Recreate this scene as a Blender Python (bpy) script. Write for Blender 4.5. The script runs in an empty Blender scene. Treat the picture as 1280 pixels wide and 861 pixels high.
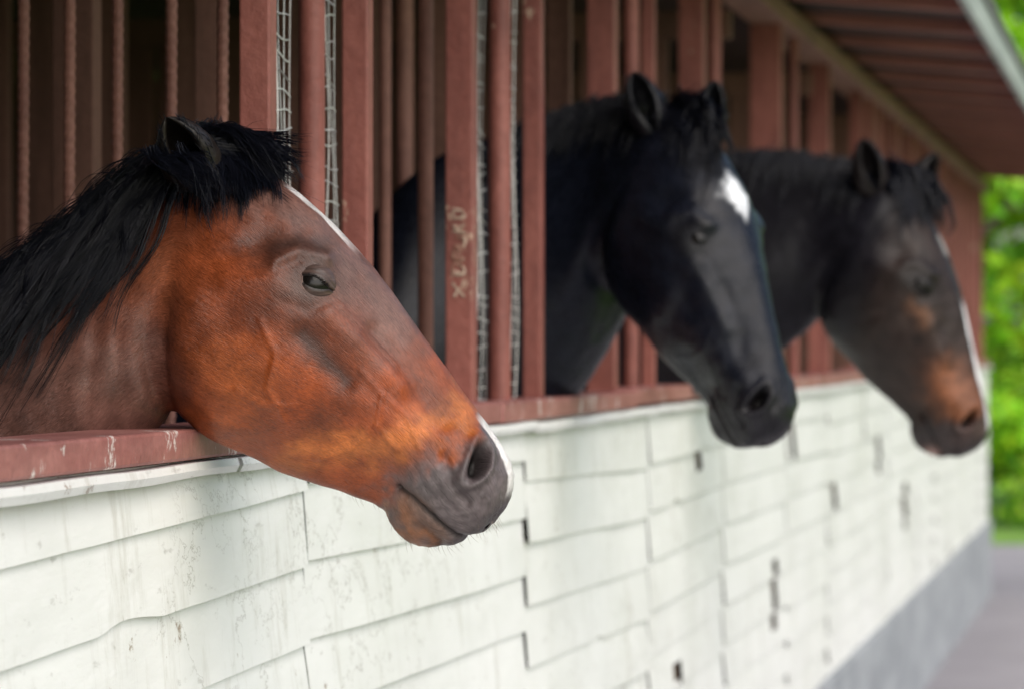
import bpy, math, random
import numpy as np
from mathutils import Vector, kdtree
rng=np.random.default_rng(7); random.seed(7)
S=bpy.context.scene
# ---------------------------------------------------------------- camera frame
TH=math.radians(9.7); F=4800.0
C=np.array([1.17,0,1.63]); FW=np.array([-math.sin(TH),math.cos(TH),0]); RT=np.array([math.cos(TH),math.sin(TH),0]); UP=np.array([0,0,1.])
def Yw(x): return (5694/(1460-x)-.197)/.9857
def link(o):
    S.collection.objects.link(o); return o
# ---------------------------------------------------------------- materials
def newmat(name):
    m=bpy.data.materials.new(name); m.use_nodes=True
    nt=m.node_tree; b=nt.nodes['Principled BSDF']; return m,nt,b
def N(nt,t,**k):
    n=nt.nodes.new(t)
    for a,v in k.items():
        if a in n.inputs: n.inputs[a].default_value=v
        else: setattr(n,a,v)
    return n
def noise(nt,scale,detail=5,mapscale=None,coord='Object',rough=.6):
    tc=N(nt,'ShaderNodeTexCoord'); mp=N(nt,'ShaderNodeMapping')
    if mapscale: mp.inputs['Scale'].default_value=mapscale
    nt.links.new(tc.outputs[coord],mp.inputs[0])
    n=N(nt,'ShaderNodeTexNoise'); n.inputs['Scale'].default_value=scale; n.inputs['Detail'].default_value=detail; n.inputs['Roughness'].default_value=rough
    nt.links.new(mp.outputs[0],n.inputs['Vector']); return n.outputs['Fac']
def ramp(nt,fac,stops):
    r=N(nt,'ShaderNodeValToRGB'); e=r.color_ramp.elements
    while len(e)<len(stops): e.new(.5)
    for i,(p,c) in enumerate(stops):
        e[i].position=p; e[i].color=(c[0],c[1],c[2],1) if hasattr(c,'__len__') else (c,c,c,1)
    nt.links.new(fac,r.inputs[0]); return r.outputs[0]
def mix(nt,fac,a,b,mode='MIX'):
    m=N(nt,'ShaderNodeMix'); m.data_type='RGBA'; m.blend_type=mode
    if hasattr(fac,'is_linked'): nt.links.new(fac,m.inputs[0])
    else: m.inputs[0].default_value=fac
    for s,i in((a,6),(b,7)):
        if hasattr(s,'is_linked'): nt.links.new(s,m.inputs[i])
        else: m.inputs[i].default_value=(s[0],s[1],s[2],1)
    return m.outputs[2]
def bump(nt,b,h,strength=.3,dist=.01):
    bp=N(nt,'ShaderNodeBump'); bp.inputs['Strength'].default_value=strength; bp.inputs['Distance'].default_value=dist
    nt.links.new(h,bp.inputs['Height']); nt.links.new(bp.outputs[0],b.inputs['Normal'])
def paintmat(name,c1,c2,chip,chip_lo=.62,rough=.55,stretch=(1,1,.35),sc=14,spec=.4,zr=None,wear=.5):
    m,nt,b=newmat(name)
    n1=noise(nt,sc,6,stretch); n2=noise(nt,9,9,(1,1,.6),rough=.75); n3=noise(nt,60,3); n4=noise(nt,7,8,(stretch[0]*1.3,stretch[1]*1.3,stretch[2]),rough=.7)
    base=ramp(nt,n1,[(.3,c1),(.7,c2)])
    base=mix(nt,ramp(nt,n3,[(.35,.0),(.75,.35)]),base,(c1[0]*.55,c1[1]*.55,c1[2]*.55))
    base=mix(nt,ramp(nt,n4,[(.48,0),(.70,wear)]),base,(c1[0]*.42,c1[1]*.42,c1[2]*.45))
    col=mix(nt,ramp(nt,n2,[(chip_lo,0),(chip_lo+.025,1)]),base,chip)
    if zr:
        tc=N(nt,'ShaderNodeTexCoord'); sx=N(nt,'ShaderNodeSeparateXYZ'); nt.links.new(tc.outputs['Object'],sx.inputs[0])
        mr=N(nt,'ShaderNodeMapRange'); mr.inputs[1].default_value=zr[0]; mr.inputs[2].default_value=zr[1]; nt.links.new(sx.outputs[2],mr.inputs[0])
        zz=ramp(nt,mr.outputs[0],[(0,0),(.15,1),(.85,1),(1,0)])
        n5=noise(nt,75,4,(1,1,.6),rough=.7)
        msk=mix(nt,1.0,zz,ramp(nt,n5,[(.56,0),(.61,.8)]),'MULTIPLY'); col=mix(nt,msk,col,(.55,.40,.30))
    nt.links.new(col,b.inputs['Base Color']); b.inputs['Roughness'].default_value=rough; b.inputs['Specular IOR Level'].default_value=spec
    bump(nt,b,n3,.5,.004); return m
M_red=paintmat('red_paint',(.23,.073,.058),(.35,.125,.10),(.50,.36,.27),.63,wear=.7)
M_redchip=paintmat('peeling_red_paint',(.23,.073,.058),(.35,.125,.10),(.50,.36,.27),.66,zr=(1.70,1.90),wear=.6)
M_scratch=paintmat('scratched_paint',(.46,.32,.24),(.60,.47,.37),(.3,.15,.11),.53,wear=.3)
M_sill=paintmat('sill_paint',(.29,.10,.088),(.44,.20,.175),(.66,.58,.54),.575,.5,(1,.3,1),wear=.6)
M_rust=paintmat('rusty_steel',(.20,.085,.065),(.34,.16,.12),(.36,.2,.13),.66,.6)
M_plate=paintmat('plate_wood',(.26,.12,.088),(.38,.20,.15),(.42,.3,.24),.66,.7,(1,.2,1))
M_raft=paintmat('rafter_paint',(.40,.15,.12),(.54,.22,.18),(.4,.2,.15),.72,.6,(.3,1,1))
M_roofb=paintmat('roof_boards',(.035,.014,.012),(.06,.024,.02),(.08,.04,.03),.75,.8,(1,.15,1))
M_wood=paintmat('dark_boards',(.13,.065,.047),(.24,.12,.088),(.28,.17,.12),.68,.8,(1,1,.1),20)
M_fascia=paintmat('fascia_metal',(.34,.37,.37),(.45,.48,.47),(.25,.22,.2),.7,.5,(1,.1,1))
M_rooftop=paintmat('roof_sheet',(.16,.16,.16),(.22,.22,.21),(.2,.15,.12),.7,.6)
M_plinth=paintmat('concrete_plinth',(.27,.29,.31),(.40,.42,.44),(.22,.22,.20),.64,.9,(1,.3,1),5)
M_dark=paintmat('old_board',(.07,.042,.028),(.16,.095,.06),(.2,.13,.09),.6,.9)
def wiremat():
    m,nt,b=newmat('galvanised_wire'); n=noise(nt,40)
    nt.links.new(ramp(nt,n,[(.3,(.38,.37,.36)),(.7,(.66,.64,.62))]),b.inputs['Base Color'])
    b.inputs['Roughness'].default_value=.5; b.inputs['Metallic'].default_value=.1; return m
M_wire=wiremat()
def sidingmat():
    m,nt,b=newmat('white_siding')
    n1=noise(nt,2.2,6,(1,.6,2)); n2=noise(nt,9,8,(1,1.6,.45),rough=.7); n3=noise(nt,55,4,(1,.3,1)); n4=noise(nt,1.1,3); n5=noise(nt,3.5,8,(1,2.2,.5),rough=.75); n6=noise(nt,5,10,(1,1,1),rough=.8); n7=noise(nt,4.2,7,(1,.8,1.3),rough=.65)
    base=ramp(nt,n1,[(.3,(.75,.75,.725)),(.55,(.84,.838,.82)),(.75,(.89,.883,.87))])
    base=mix(nt,ramp(nt,n4,[(.5,0),(.75,.3)]),base,(.67,.69,.61))
    base=mix(nt,ramp(nt,n2,[(.55,0),(.72,.5)]),base,(.50,.48,.42))
    base=mix(nt,ramp(nt,n5,[(.56,0),(.68,.45)]),base,(.46,.43,.37))
    base=mix(nt,ramp(nt,n2,[(.68,0),(.70,.85)]),base,(.25,.17,.11))
    base=mix(nt,ramp(nt,n6,[(.635,0),(.648,.8)]),base,(.24,.15,.09))
    base=mix(nt,ramp(nt,n3,[(.64,0),(.74,.5)]),base,(.36,.34,.31))
    crk=mix(nt,1.0,ramp(nt,n7,[(.4955,0),(.5,.75),(.5045,0)]),ramp(nt,n4,[(.46,0),(.54,1)]),'MULTIPLY')
    base=mix(nt,crk,base,(.25,.22,.18))
    nt.links.new(base,b.inputs['Base Color']); b.inputs['Roughness'].default_value=.42; b.inputs['Specular IOR Level'].default_value=.4
    bump(nt,b,noise(nt,18,6,(1,.5,1.5)),.5,.006); return m
M_side=sidingmat()
def coatmat(name,rough,spec,bs=.5,hc=.4):
    m,nt,b=newmat(name)
    a=N(nt,'ShaderNodeAttribute'); a.attribute_name='Col'
    h=noise(nt,1,3,(170,1000,1),'UV',.6); h2=noise(nt,1,3,(50,260,1),'UV',.5); blot=noise(nt,30,7,rough=.7); bl2=noise(nt,9,4,rough=.6)
    col=mix(nt,1.0,a.outputs['Color'],ramp(nt,h,[(.25,1-hc),(.75,1+hc)]),'MULTIPLY')
    col=mix(nt,1.0,col,ramp(nt,h2,[(.3,.88),(.7,1.12)]),'MULTIPLY')
    col=mix(nt,1.0,col,ramp(nt,blot,[(.32,.64),(.68,1.28)]),'MULTIPLY')
    col=mix(nt,1.0,col,ramp(nt,bl2,[(.3,.74),(.7,1.22)]),'MULTIPLY')
    nt.links.new(col,b.inputs['Base Color'])
    nt.links.new(ramp(nt,h2,[(.3,rough-.06),(.7,rough+.10)]),b.inputs['Roughness'])
    b.inputs['Specular IOR Level'].default_value=spec
    mm=N(nt,'ShaderNodeMath',operation='ADD'); nt.links.new(h,mm.inputs[0]); nt.links.new(h2,mm.inputs[1])
    bump(nt,b,mm.outputs[0],bs,.0012); return m
M_bay=coatmat('bay_coat',.31,.34,.8,.42); M_black=coatmat('black_coat',.28,.22,.4,.3); M_brown=coatmat('dark_brown_coat',.36,.18,.4,.3)
def simple(name,c,r,spec=.5,coat=0):
    m,nt,b=newmat(name); n=noise(nt,30)
    nt.links.new(ramp(nt,n,[(.3,[x*.8 for x in c]),(.7,[x*1.2 for x in c])]),b.inputs['Base Color'])
    b.inputs['Roughness'].default_value=r; b.inputs['Specular IOR Level'].default_value=spec
    b.inputs['Coat Weight'].default_value=coat; b.inputs['Coat Roughness'].default_value=.03; return m
M_hair=simple('black_hair',(.006,.007,.012),.22,.30)
M_whisk=simple('pale_whisker',(.25,.2,.16),.5)
M_eye=simple('dark_eye',(.006,.005,.0045),.2,.22,.0)
# ---------------------------------------------------------------- mesh helpers
def mk(name,V,Fc,mat,parent=None,base=(0,0,0),smooth=False,cols=None,uv=None):
    V=np.asarray(V,dtype=np.float64); me=bpy.data.meshes.new(name)
    b=np.array(base,dtype=float)
    me.from_pydata((V-b).tolist(),[],Fc if isinstance(Fc,list) else Fc.tolist())
    me.materials.append(mat)
    if smooth: me.polygons.foreach_set('use_smooth',[True]*len(me.polygons))
    if cols is not None:
        ca=me.color_attributes.new('Col','FLOAT_COLOR','POINT')
        c4=np.ones((len(V),4),dtype=np.float32); c4[:,:3]=cols; ca.data.foreach_set('color',c4.ravel())
    if uv is not None:
        ul=me.uv_layers.new(name='UVMap'); li=np.empty(len(me.loops),dtype=np.int32); me.loops.foreach_get('vertex_index',li)
        ul.data.foreach_set('uv',np.asarray(uv,dtype=np.float32)[li].ravel())
    me.update()
    o=bpy.data.objects.new(name,me); link(o)
    if parent is not None: o.parent=parent
    else: o.location=Vector(b)
    return o
def box(x0,x1,y0,y1,z0,z1,bev=0.0):
    if bev<=0:
        V=[(x,y,z) for x in(x0,x1) for y in(y0,y1) for z in(z0,z1)]
        Fc=[(0,1,3,2),(4,6,7,5),(0,4,5,1),(2,3,7,6),(0,2,6,4),(1,5,7,3)]
        return np.array(V,float),Fc
    import bmesh
    bm=bmesh.new(); bmesh.ops.create_cube(bm,size=1)
    for v in bm.verts:
        v.co=Vector(((x0+x1)/2+v.co.x*(x1-x0),(y0+y1)/2+v.co.y*(y1-y0),(z0+z1)/2+v.co.z*(z1-z0)))
    bmesh.ops.bevel(bm,geom=bm.edges[:],offset=bev,segments=2,affect='EDGES',profile=.5)
    bm.verts.index_update(); V=np.array([v.co[:] for v in bm.verts]); Fc=[tuple(v.index for v in f.verts) for f in bm.faces]; bm.free()
    return V,Fc
def cyl(x,y,z0,z1,r,n=14,rings=2,jit=0):
    V=[];Fc=[]
    for k in range(rings):
        z=z0+(z1-z0)*k/(rings-1)
        rr=r*(1+ (jit if k%2 else 0))
        for i in range(n):
            a=2*math.pi*i/n; V.append((x+rr*math.cos(a),y+rr*math.sin(a),z))
    for k in range(rings-1):
        for i in range(n):
            j=(i+1)%n; Fc.append((k*n+i,k*n+j,(k+1)*n+j,(k+1)*n+i))
    return np.array(V),Fc
def merge(parts):
    V=[];Fc=[];o=0
    for v,f in parts:
        V.append(np.asarray(v,float)); Fc+= [tuple(i+o for i in q) for q in f]; o+=len(v)
    return np.vstack(V),Fc
def grid_faces(n,m,closed=True,off=0):
    i=np.arange(n-1)[:,None]; j=np.arange(m if closed else m-1)[None,:]; j2=(j+1)%m
    q=np.stack([i*m+j,i*m+j2,(i+1)*m+j2,(i+1)*m+j],-1).reshape(-1,4)+off
    return q
def strands(P,rad,taper=.75):
    P=np.asarray(P,float); Sn,Pn,_=P.shape
    t=np.gradient(P,axis=1); t/=np.linalg.norm(t,axis=2,keepdims=True)+1e-9
    ref=rng.normal(size=(Sn,1,3)); n1=np.cross(t,ref); n1/=np.linalg.norm(n1,axis=2,keepdims=True)+1e-9
    n2=np.cross(t,n1); r=(np.asarray(rad)[:,None]*(1-taper*np.linspace(0,1,Pn)[None,:]**2))[:,:,None]
    V=np.stack([P+r*(math.cos(a)*n1+math.sin(a)*n2) for a in (0,2.094,4.189)],2) # S,P,3,3
    base=(np.arange(Sn)*Pn*3)[:,None,None]; k=np.arange(Pn-1)[None,:,None]*3; j=np.arange(3)[None,None,:]; j2=(j+1)%3
    q=np.stack([base+k+j,base+k+j2,base+k+3+j2,base+k+3+j],-1).reshape(-1,4)
    return V.reshape(-1,3),q
def ss(x,a,b):
    t=np.clip((x-a)/(b-a),0,1); return t*t*(3-2*t)
def vnoise(p,sc,seed=0):
    q=np.asarray(p)*sc+seed*17.3; i=np.floor(q).astype(int); f=q-i; f=f*f*(3-2*f); out=0
    def h(a):
        n=(a[...,0]*73856093)^(a[...,1]*19349663)^(a[...,2]*83492791); n=(n^(n>>13))*1274126177; return ((n^(n>>16))&0xffff)/65535.
    for dx in(0,1):
        for dy in(0,1):
            for dz in(0,1):
                w=(f[...,0] if dx else 1-f[...,0])*(f[...,1] if dy else 1-f[...,1])*(f[...,2] if dz else 1-f[...,2])
                out=out+w*h(i+np.array([dx,dy,dz]))
    return out
# ================================================================= HORSES
# canonical head drawn in profile, 1043 units per metre
HEAD=[((250,165),(216,518),(.045,.075,.090,.090,.060)),((300,190),(232,530),(.060,.088,.100,.097,.055)),
((350,222),(262,546),(.075,.102,.100,.095,.045)),((395,258),(305,563),(.086,.106,.100,.088,.042)),
((435,297),(350,587),(.078,.102,.096,.082,.04)),((475,342),(395,602),(.062,.086,.088,.072,.038)),
((512,390),(435,614),(.050,.070,.078,.060,.035)),((548,440),(465,624),(.043,.060,.069,.052,.032)),
((580,483),(486,636),(.041,.056,.062,.047,.032)),((608,520),(494,651),(.043,.057,.059,.045,.034)),
((630,552),(505,667),(.045,.058,.056,.042,.032)),((643,575),(524,678),(.045,.056,.052,.040,.031)),
((647,597),(550,680),(.042,.050,.048,.038,.030)),((640,622),(577,673),(.036,.042,.040,.036,.029)),
((628,640),(602,662),(.022,.027,.027,.026,.022)),((619,650),(611,656),(.005,.006,.006,.006,.005))]
POLL=np.array([245.,168.])
def cr(K,t):
    K=np.asarray(K,float); n=len(K); i=np.clip(np.floor(t).astype(int),0,n-2); f=(t-i)[:,None]
    p=lambda k: K[np.clip(k,0,n-1)]
    p0,p1,p2,p3=p(i-1),p(i),p(i+1),p(i+2)
    p0=np.where((i==0)[:,None],2*p1-p2,p0); p3=np.where((i==n-2)[:,None],2*p2-p1,p3)
    return .5*((2*p1)+(-p0+p2)*f+(2*p0-5*p1+4*p2-p3)*f**2+(-p0+3*p1-3*p2+p3)*f**3)
def seg(x,y,pts):
    d=np.full(x.shape,1e9)
    for (ax,ay),(bx,by) in zip(pts[:-1],pts[1:]):
        vx,vy=bx-ax,by-ay; t=np.clip(((x-ax)*vx+(y-ay)*vy)/(vx*vx+vy*vy),0,1)
        d=np.minimum(d,np.hypot(x-ax-t*vx,y-ay-t*vy))
    return d
g=lambda d,s: np.exp(-(d/s)**2)
def nost(x,y):
    dx,dy=x-603,y-577; a=math.radians(18); u=dx*math.cos(a)+dy*math.sin(a)*1; w=-dx*math.sin(a)+dy*math.cos(a)
    u=u+ (w/26)**2*6
    return np.hypot(u/10.5,w/21)
MOUTH=[(503,607),(518,617),(536,633),(556,652),(576,666),(600,668)]
def appar(x,y,v):
    a=np.abs(v); return x-a*163+(x-640)*a/4.6, y+(y-430)*a/4.6
def headdisp(x,y,v,bay):
    d=np.zeros(x.shape); k=1 if bay else .6
    d+=.009*g(seg(x,y,[(348,326),(375,315),(408,327)]),12)
    d+=.005*g(np.hypot(x-390,y-352),34)
    d-=.0016*g(seg(x,y,[(350,338),(376,327),(412,336)]),4)
    d+=.005*g(seg(x,y,[(290,345),(345,350)]),18)
    d-=.007*g(np.hypot((x-325)/1.3,y-305),20)
    d-=.0018*g(seg(x,y,[(358,378),(390,388),(424,374)]),6)
    d+=.008*k*g(seg(x,y,[(415,395),(455,430),(505,478)]),16)
    d-=.0075*k*g(seg(x,y,[(384,418),(408,446),(436,474)]),18)
    dj=np.hypot(x-305,(y-432)*.92); d+=.009/(1+np.exp((dj-100)/10))*ss(y,250,330)*(1-ss(x,380,440)*.6)
    d-=.007*g(dj-122,12)*(1-ss(x,235,275))*ss(y,330,420)*k
    n=nost(x,y); d+=-.026/(1+np.exp((n-.85)*8))+.007*g(n-1.45,.5)
    d+=.004*g(np.hypot(x-570,y-545),26)-.006*g(seg(x,y,[(562,570),(568,600),(588,625)]),7)
    m=seg(x,y,MOUTH); d+=-.0045*g(m,3.2)+.0020*g(m-10,7)
    d-=.003*g(np.hypot(x-498,y-598),14); d+=.001*g(np.hypot(x-525,y-665),16)
    d-=.0035*g(seg(x,y,[(530,655),(555,672)]),7)
    d-=.0018*g(seg(x,y,[(540,590),(560,620),(585,645)]),6)
    d-=.0014*g(seg(x,y,[(520,575),(535,605),(560,635)]),5)
    d-=.006*k*k*g(seg(x,y,[(470,415),(520,475),(560,525)]),13)
    for pl in ([(455,462),(482,492),(476,530),(440,560),(405,572)],[(482,492),(515,520),(530,560)],[(330,400),(350,440),(340,480),(360,520)],[(430,385),(470,420),(500,455)],[(300,480),(330,500),(380,505)],[(476,530),(500,560)]):
        d+=.0018*k*g(seg(x,y,pl),4)
    if bay:
        w=(1-ss(x,185,235))*ss(x,60,130)*ss(y,370,430)
        nz=vnoise(np.stack([x,y*.3,v*300],-1),.035,9)
        d+=w*.0012*np.sin(x*.13+y*.03+5*nz)
    d+=.0012*(vnoise(np.stack([x,y,v*1000],-1),.045,3)-.5)*2
    mz=ss(.56*x+.83*y,770,800); d+=mz*.0011*(vnoise(np.stack([x,y,v*1000],-1),.16,5)-.5)*2
    return d
def mixc(c,k,m): return c*(1-m[:,None])+np.array(k)[None,:]*m[:,None]
LIDC={'bay':(.075,.048,.040),'black':(.006,.006,.008),'brown':(.010,.008,.008)}
def paint(kind,x0,y0,v):
    x,y=appar(x0,y0,v)
    n=len(x); nz=vnoise(np.stack([x,y,v*1000],-1),.02,1)-.5; nz2=vnoise(np.stack([x,y,v*1000],-1),.06,2)-.5; nz3=vnoise(np.stack([x,y,v*1000],-1),.13,6)-.5
    X=x+nz*44+nz3*14; Y=y+nz2*34+nz3*12
    muz=ss(X*.56+Y*.83,764,800)
    eye=np.clip(1.35*g(np.hypot((x-392)/1.35,y-352),34),0,1)
    mid=np.abs(v); dors=((x0-245)*.73-(y0-168)*.69)>-25
    nos=1/(1+np.exp((nost(x,y)-.95)*9)); mouth=g(seg(x,y,MOUTH),2.4)
    if kind=='bay':
        c=np.tile(np.array([.26,.056,.0155]),(n,1))
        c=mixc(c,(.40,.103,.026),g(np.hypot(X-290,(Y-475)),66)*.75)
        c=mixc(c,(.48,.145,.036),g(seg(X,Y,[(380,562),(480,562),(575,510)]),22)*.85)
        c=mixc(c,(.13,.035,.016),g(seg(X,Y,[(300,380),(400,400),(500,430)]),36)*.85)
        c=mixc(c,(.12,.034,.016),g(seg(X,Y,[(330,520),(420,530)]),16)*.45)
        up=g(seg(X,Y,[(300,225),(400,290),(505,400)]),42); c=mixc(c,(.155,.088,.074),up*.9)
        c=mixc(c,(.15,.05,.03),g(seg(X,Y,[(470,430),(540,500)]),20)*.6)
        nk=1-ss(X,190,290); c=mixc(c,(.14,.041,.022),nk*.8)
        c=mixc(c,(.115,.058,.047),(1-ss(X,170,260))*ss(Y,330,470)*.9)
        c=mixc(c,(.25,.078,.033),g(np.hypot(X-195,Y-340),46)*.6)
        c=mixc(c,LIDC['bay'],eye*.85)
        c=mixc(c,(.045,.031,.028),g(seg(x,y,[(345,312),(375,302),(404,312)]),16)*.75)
        c=mixc(c,(.04,.021,.017),g(seg(X*.4+x*.6,Y*.4+y*.6,[(384,420),(410,448),(436,474)]),15)*.88)  # shade in the groove below the facial crest, painted into the coat
        c=mixc(c,(.06,.03,.023),g(np.hypot((X-312)/1.7,Y-312),22)*.7)  # temporal hollow: its shading is put into the coat colour
        c=mixc(c,(.098,.084,.088),muz*.97)
        c=mixc(c,(.18,.10,.07),g(seg(X,Y,[(505,632),(530,655),(550,672)]),17)*.75)
        c=mixc(c,(.25,.10,.043),g(seg(X,Y,[(490,630),(506,664),(535,683)]),11)*.85*ss(y,600,640))
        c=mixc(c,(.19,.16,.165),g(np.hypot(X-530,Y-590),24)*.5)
        fore=(1-ss(mid+nz2*.006,.016,.021))*ss(x0,352,375)*(1-ss(x0,425,458))*dors
        nb=(1-ss(mid+nz2*.003,.017,.022))*ss(x0,600,612)*(1-ss(y0,600,622))*dors
        c=mixc(c,(.72,.69,.68),np.clip(fore+nb,0,1)*.95)
    elif kind=='black':
        c=np.tile(np.array([.006,.0075,.0135]),(n,1))
        c=mixc(c,(.018,.016,.018),muz*.6)
        al=(x0-412)*.69+(y0-276)*.73; lv=mid*1043
        st=np.abs(al)/44+lv/(36-.20*al)+nz2*.6+nz3*.35
        c=mixc(c,(.74,.76,.80),(1/(1+np.exp((st-.95)*12)))*(y0<360)*dors)
    else:
        c=np.tile(np.array([.024,.0165,.0145]),(n,1))
        c=mixc(c,(.006,.006,.009),(1-ss(X,250,350))*.97)
        c=mixc(c,(.20,.075,.035),g(seg(X,Y,[(520,520),(595,570)]),46)*.9)
        c=mixc(c,(.15,.075,.045),g(seg(X,Y,[(400,398),(432,420)]),16)*.8)
        c=mixc(c,(.04,.034,.036),ss(X*.56+Y*.83,795,822)*.8)
        c=mixc(c,(.55,.34,.30),g(np.hypot(x-556,y-682),18)*.95)
        bl=(1-ss(mid,.009,.013))*ss(x0,480,505)*(1-ss(y0,570,590))*dors
        c=mixc(c,(.70,.70,.72),np.clip(bl,0,1)*.95)
        bl=(1-ss(mid,.010,.016))*ss(x0,380,390)*(1-ss(x0,415,425))*dors; c=mixc(c,(.4,.38,.36),np.clip(bl,0,1)*.8)
    if kind!='bay': c=mixc(c,LIDC[kind],eye*.8)
    c=mixc(c,(.006,.005,.005),nos); c=mixc(c,(.018,.013,.013),mouth*.8)
    return np.clip(c,0,1)
def lidT(l): return max(0.0,math.cos(min(1.0,abs(l)/math.radians(45))*math.pi/2))
class Horse:
    def __init__(s,kind,mat,D0,poll_px,rot,scale,psi_h,psi_b,neck,res,label,ears):
        s.D0=D0; s.pm=F/D0; s.neck=neck
        s.poll=np.array([(poll_px[0]-640)/s.pm,(430-poll_px[1])/s.pm])
        s.rot=math.radians(rot); s.sc=scale/1043.
        s.ph=math.radians(psi_h); s.pb=math.radians(psi_b); s.kind=kind
        jaw=s.can2loc(np.array([[205.,480.]]))[0,0]; s.j=jaw
        acc_V=[];acc_F=[];acc_C=[];acc_U=[];off=0
        st=[]
        xw=1460-5694/(D0+.1); uw=(xw-640)/s.pm
        zl=lambda z: z-1.63
        body=[(-2.62,1.42,1.30,.06),(-2.56,1.52,1.12,.17),(-2.3,1.60,1.0,.27),(-1.9,1.62,.94,.29),(-1.4,1.55,.90,.30),(-.95,1.60,.90,.27),(-.62,1.66,.92,.22)]
        for (m_,zt,zb,w) in body:
            st.append([uw+m_,zl(zt),uw+m_*.98,zl(zb),w*.35,w*.85,w,w*.95,w*.7])
        for (T,B,w) in neck:
            st.append([(T[0]-640)/s.pm,(430-T[1])/s.pm,(B[0]-640)/s.pm,(430-B[1])/s.pm,*w])
        nneck=len(st)
        for (T,B,w) in HEAD:
            tb=s.can2loc(np.array([T,B],float)); st.append([*tb[0],*tb[1],*[q*scale for q in w]])
        K=np.array(st); ts=[]
        for i in range(len(K)-1):
            L=max(np.hypot(*(K[i+1,:2]-K[i,:2])),np.hypot(*(K[i+1,2:4]-K[i,2:4])))
            r=res if i>=nneck-2 else (res*2 if i>=nneck-5 else .03)
            k=max(3,int(L/r)); ts.append(i+np.arange(k)/k)
        ts=np.concatenate(ts+[[len(K)-1]]); R=cr(K,ts)
        M=int(.72/res/2)*2; ph=np.arange(M)/M*2*math.pi; q=(1-np.cos(ph))/2
        nodes=np.array([0,.2,.45,.7,1.]); Lg=np.ones((5,M))
        for a in range(5):
            for b in range(5):
                if a!=b: Lg[a]*=(q-nodes[b])/(nodes[a]-nodes[b])
        Wd=R[:,4:9]@Lg
        lat=np.sign(np.sin(ph))*np.abs(np.sin(ph))**.8
        u=R[:,0:1]+(R[:,2:3]-R[:,0:1])*q; w=R[:,1:2]+(R[:,3:4]-R[:,1:2])*q; v=Wd*lat
        P=np.stack([u,v,w],-1)
        gu=np.gradient(P,axis=0); gv=(np.roll(P,-1,1)-np.roll(P,1,1)); nr=np.cross(gv,gu); nr/=np.linalg.norm(nr,axis=2,keepdims=True)+1e-9
        if (nr[len(R)//2,M//4,1]<0): nr=-nr
        can=s.loc2can(P[...,[0,2]].reshape(-1,2)); X,Y=can[:,0],can[:,1]
        vc=P[...,1].ravel()/scale; xa,ya=appar(X,Y,vc)
        d=headdisp(xa,ya,vc,kind=='bay')*scale
        d*=ss(ts,nneck-4,nneck-2 if kind=='bay' else nneck).repeat(M)
        P=P+nr*d.reshape(len(R),M)[...,None]
        s.P=P; s.nr=nr
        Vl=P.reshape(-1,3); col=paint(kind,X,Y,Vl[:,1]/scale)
        cum=np.concatenate([[0],np.cumsum(np.hypot(*np.diff((R[:,:2]+R[:,2:4])/2,axis=0).T))])
        uvv=np.stack([np.repeat(cum[:,None],M,1),np.repeat((np.minimum(ph,2*math.pi-ph)*.12)[None,:],len(R),0)],-1).reshape(-1,2)
        acc_V.append(Vl); acc_F.append(grid_faces(len(R),M)); acc_C.append(col); acc_U.append(uvv); off+=len(Vl)
        m=(Vl[:,1]>0)&(X>-500); idx=np.where(m)[0][::3]; s.kd=kdtree.KDTree(len(idx)); s.idx=idx
        for k,i in enumerate(idx): s.kd.insert((X[i],Y[i],0),k)
        s.kd.balance(); s.Vl=Vl; s.Nl=nr.reshape(-1,3)
        for (px,py,ve,axis,opn,L,W) in ears:
            b=s.can2loc(np.array([[px,py]],float))[0]; base=np.array([b[0],ve,b[1]])
            a=np.array(axis,float); a/=np.linalg.norm(a); o=np.array(opn,float); o-=a*o.dot(a); o/=np.linalg.norm(o); sd=np.cross(a,o)
            H=np.linspace(0,1,30); rp=np.interp(H,[0,.12,.3,.5,.7,.85,.95,1],[.70,.90,1,.96,.76,.50,.26,.05])*W/2
            A=np.radians(np.interp(H,[0,.2,.5,.8,1],[174,162,146,136,130])); rings=[]
            for h,r_,a_ in zip(H,rp,A):
                al=np.linspace(-a_,a_,22); cc=base+a*L*h+o*(.20*L*(h**2)-.02*L)
                outr=[cc+r_*(-o*math.cos(t)*.8+sd*math.sin(t)) for t in al]
                ri=max(r_-.007*scale,r_*.3); inn=[cc+ri*(-o*math.cos(t)*.8+sd*math.sin(t)) for t in al[::-1]]
                rings.append(outr+inn)
            E=np.array(rings); m2=E.shape[1]; EV=E.reshape(-1,3)
            ec={'bay':(.020,.015,.013),'black':(.008,.008,.011),'brown':(.014,.011,.011)}[kind]
            cc=np.tile(np.array(ec),(len(EV),1)); inn=(np.arange(m2)>=22)[None,:].repeat(30,0).ravel(); cc[inn]=np.array(ec)*.6
            acc_V.append(EV); acc_F.append(grid_faces(30,m2,True,off)); acc_C.append(cc)
            acc_U.append(np.stack([np.repeat(H*L,m2),np.tile(np.arange(m2)*.003,30)],-1)); off+=len(EV)
            # soft fur lining along the ear rim and opening
            hp=[];hr=[]
            for _ in range(260):
                i=rng.integers(2,27); j=rng.integers(0,22) if rng.random()<.45 else rng.choice([0,1,20,21]); p0=E[i,j]; cen=base+a*L*H[i]
                dr=a*rng.uniform(.6,1.1)+(cen-p0)/ (np.linalg.norm(cen-p0)+1e-6)*rng.uniform(-.3,.5)+o*rng.uniform(-.1,.5)+rng.normal(size=3)*.12; dr/=np.linalg.norm(dr); l_=rng.uniform(.006,.016)*scale
                hp.append([p0+dr*l_*t for t in(0,.4,.75,1)]); hr.append(.00045*scale)
            s.earh=getattr(s,'earh',[])+[(np.array(hp),np.array(hr))]
        s.eyes=[]
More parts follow.
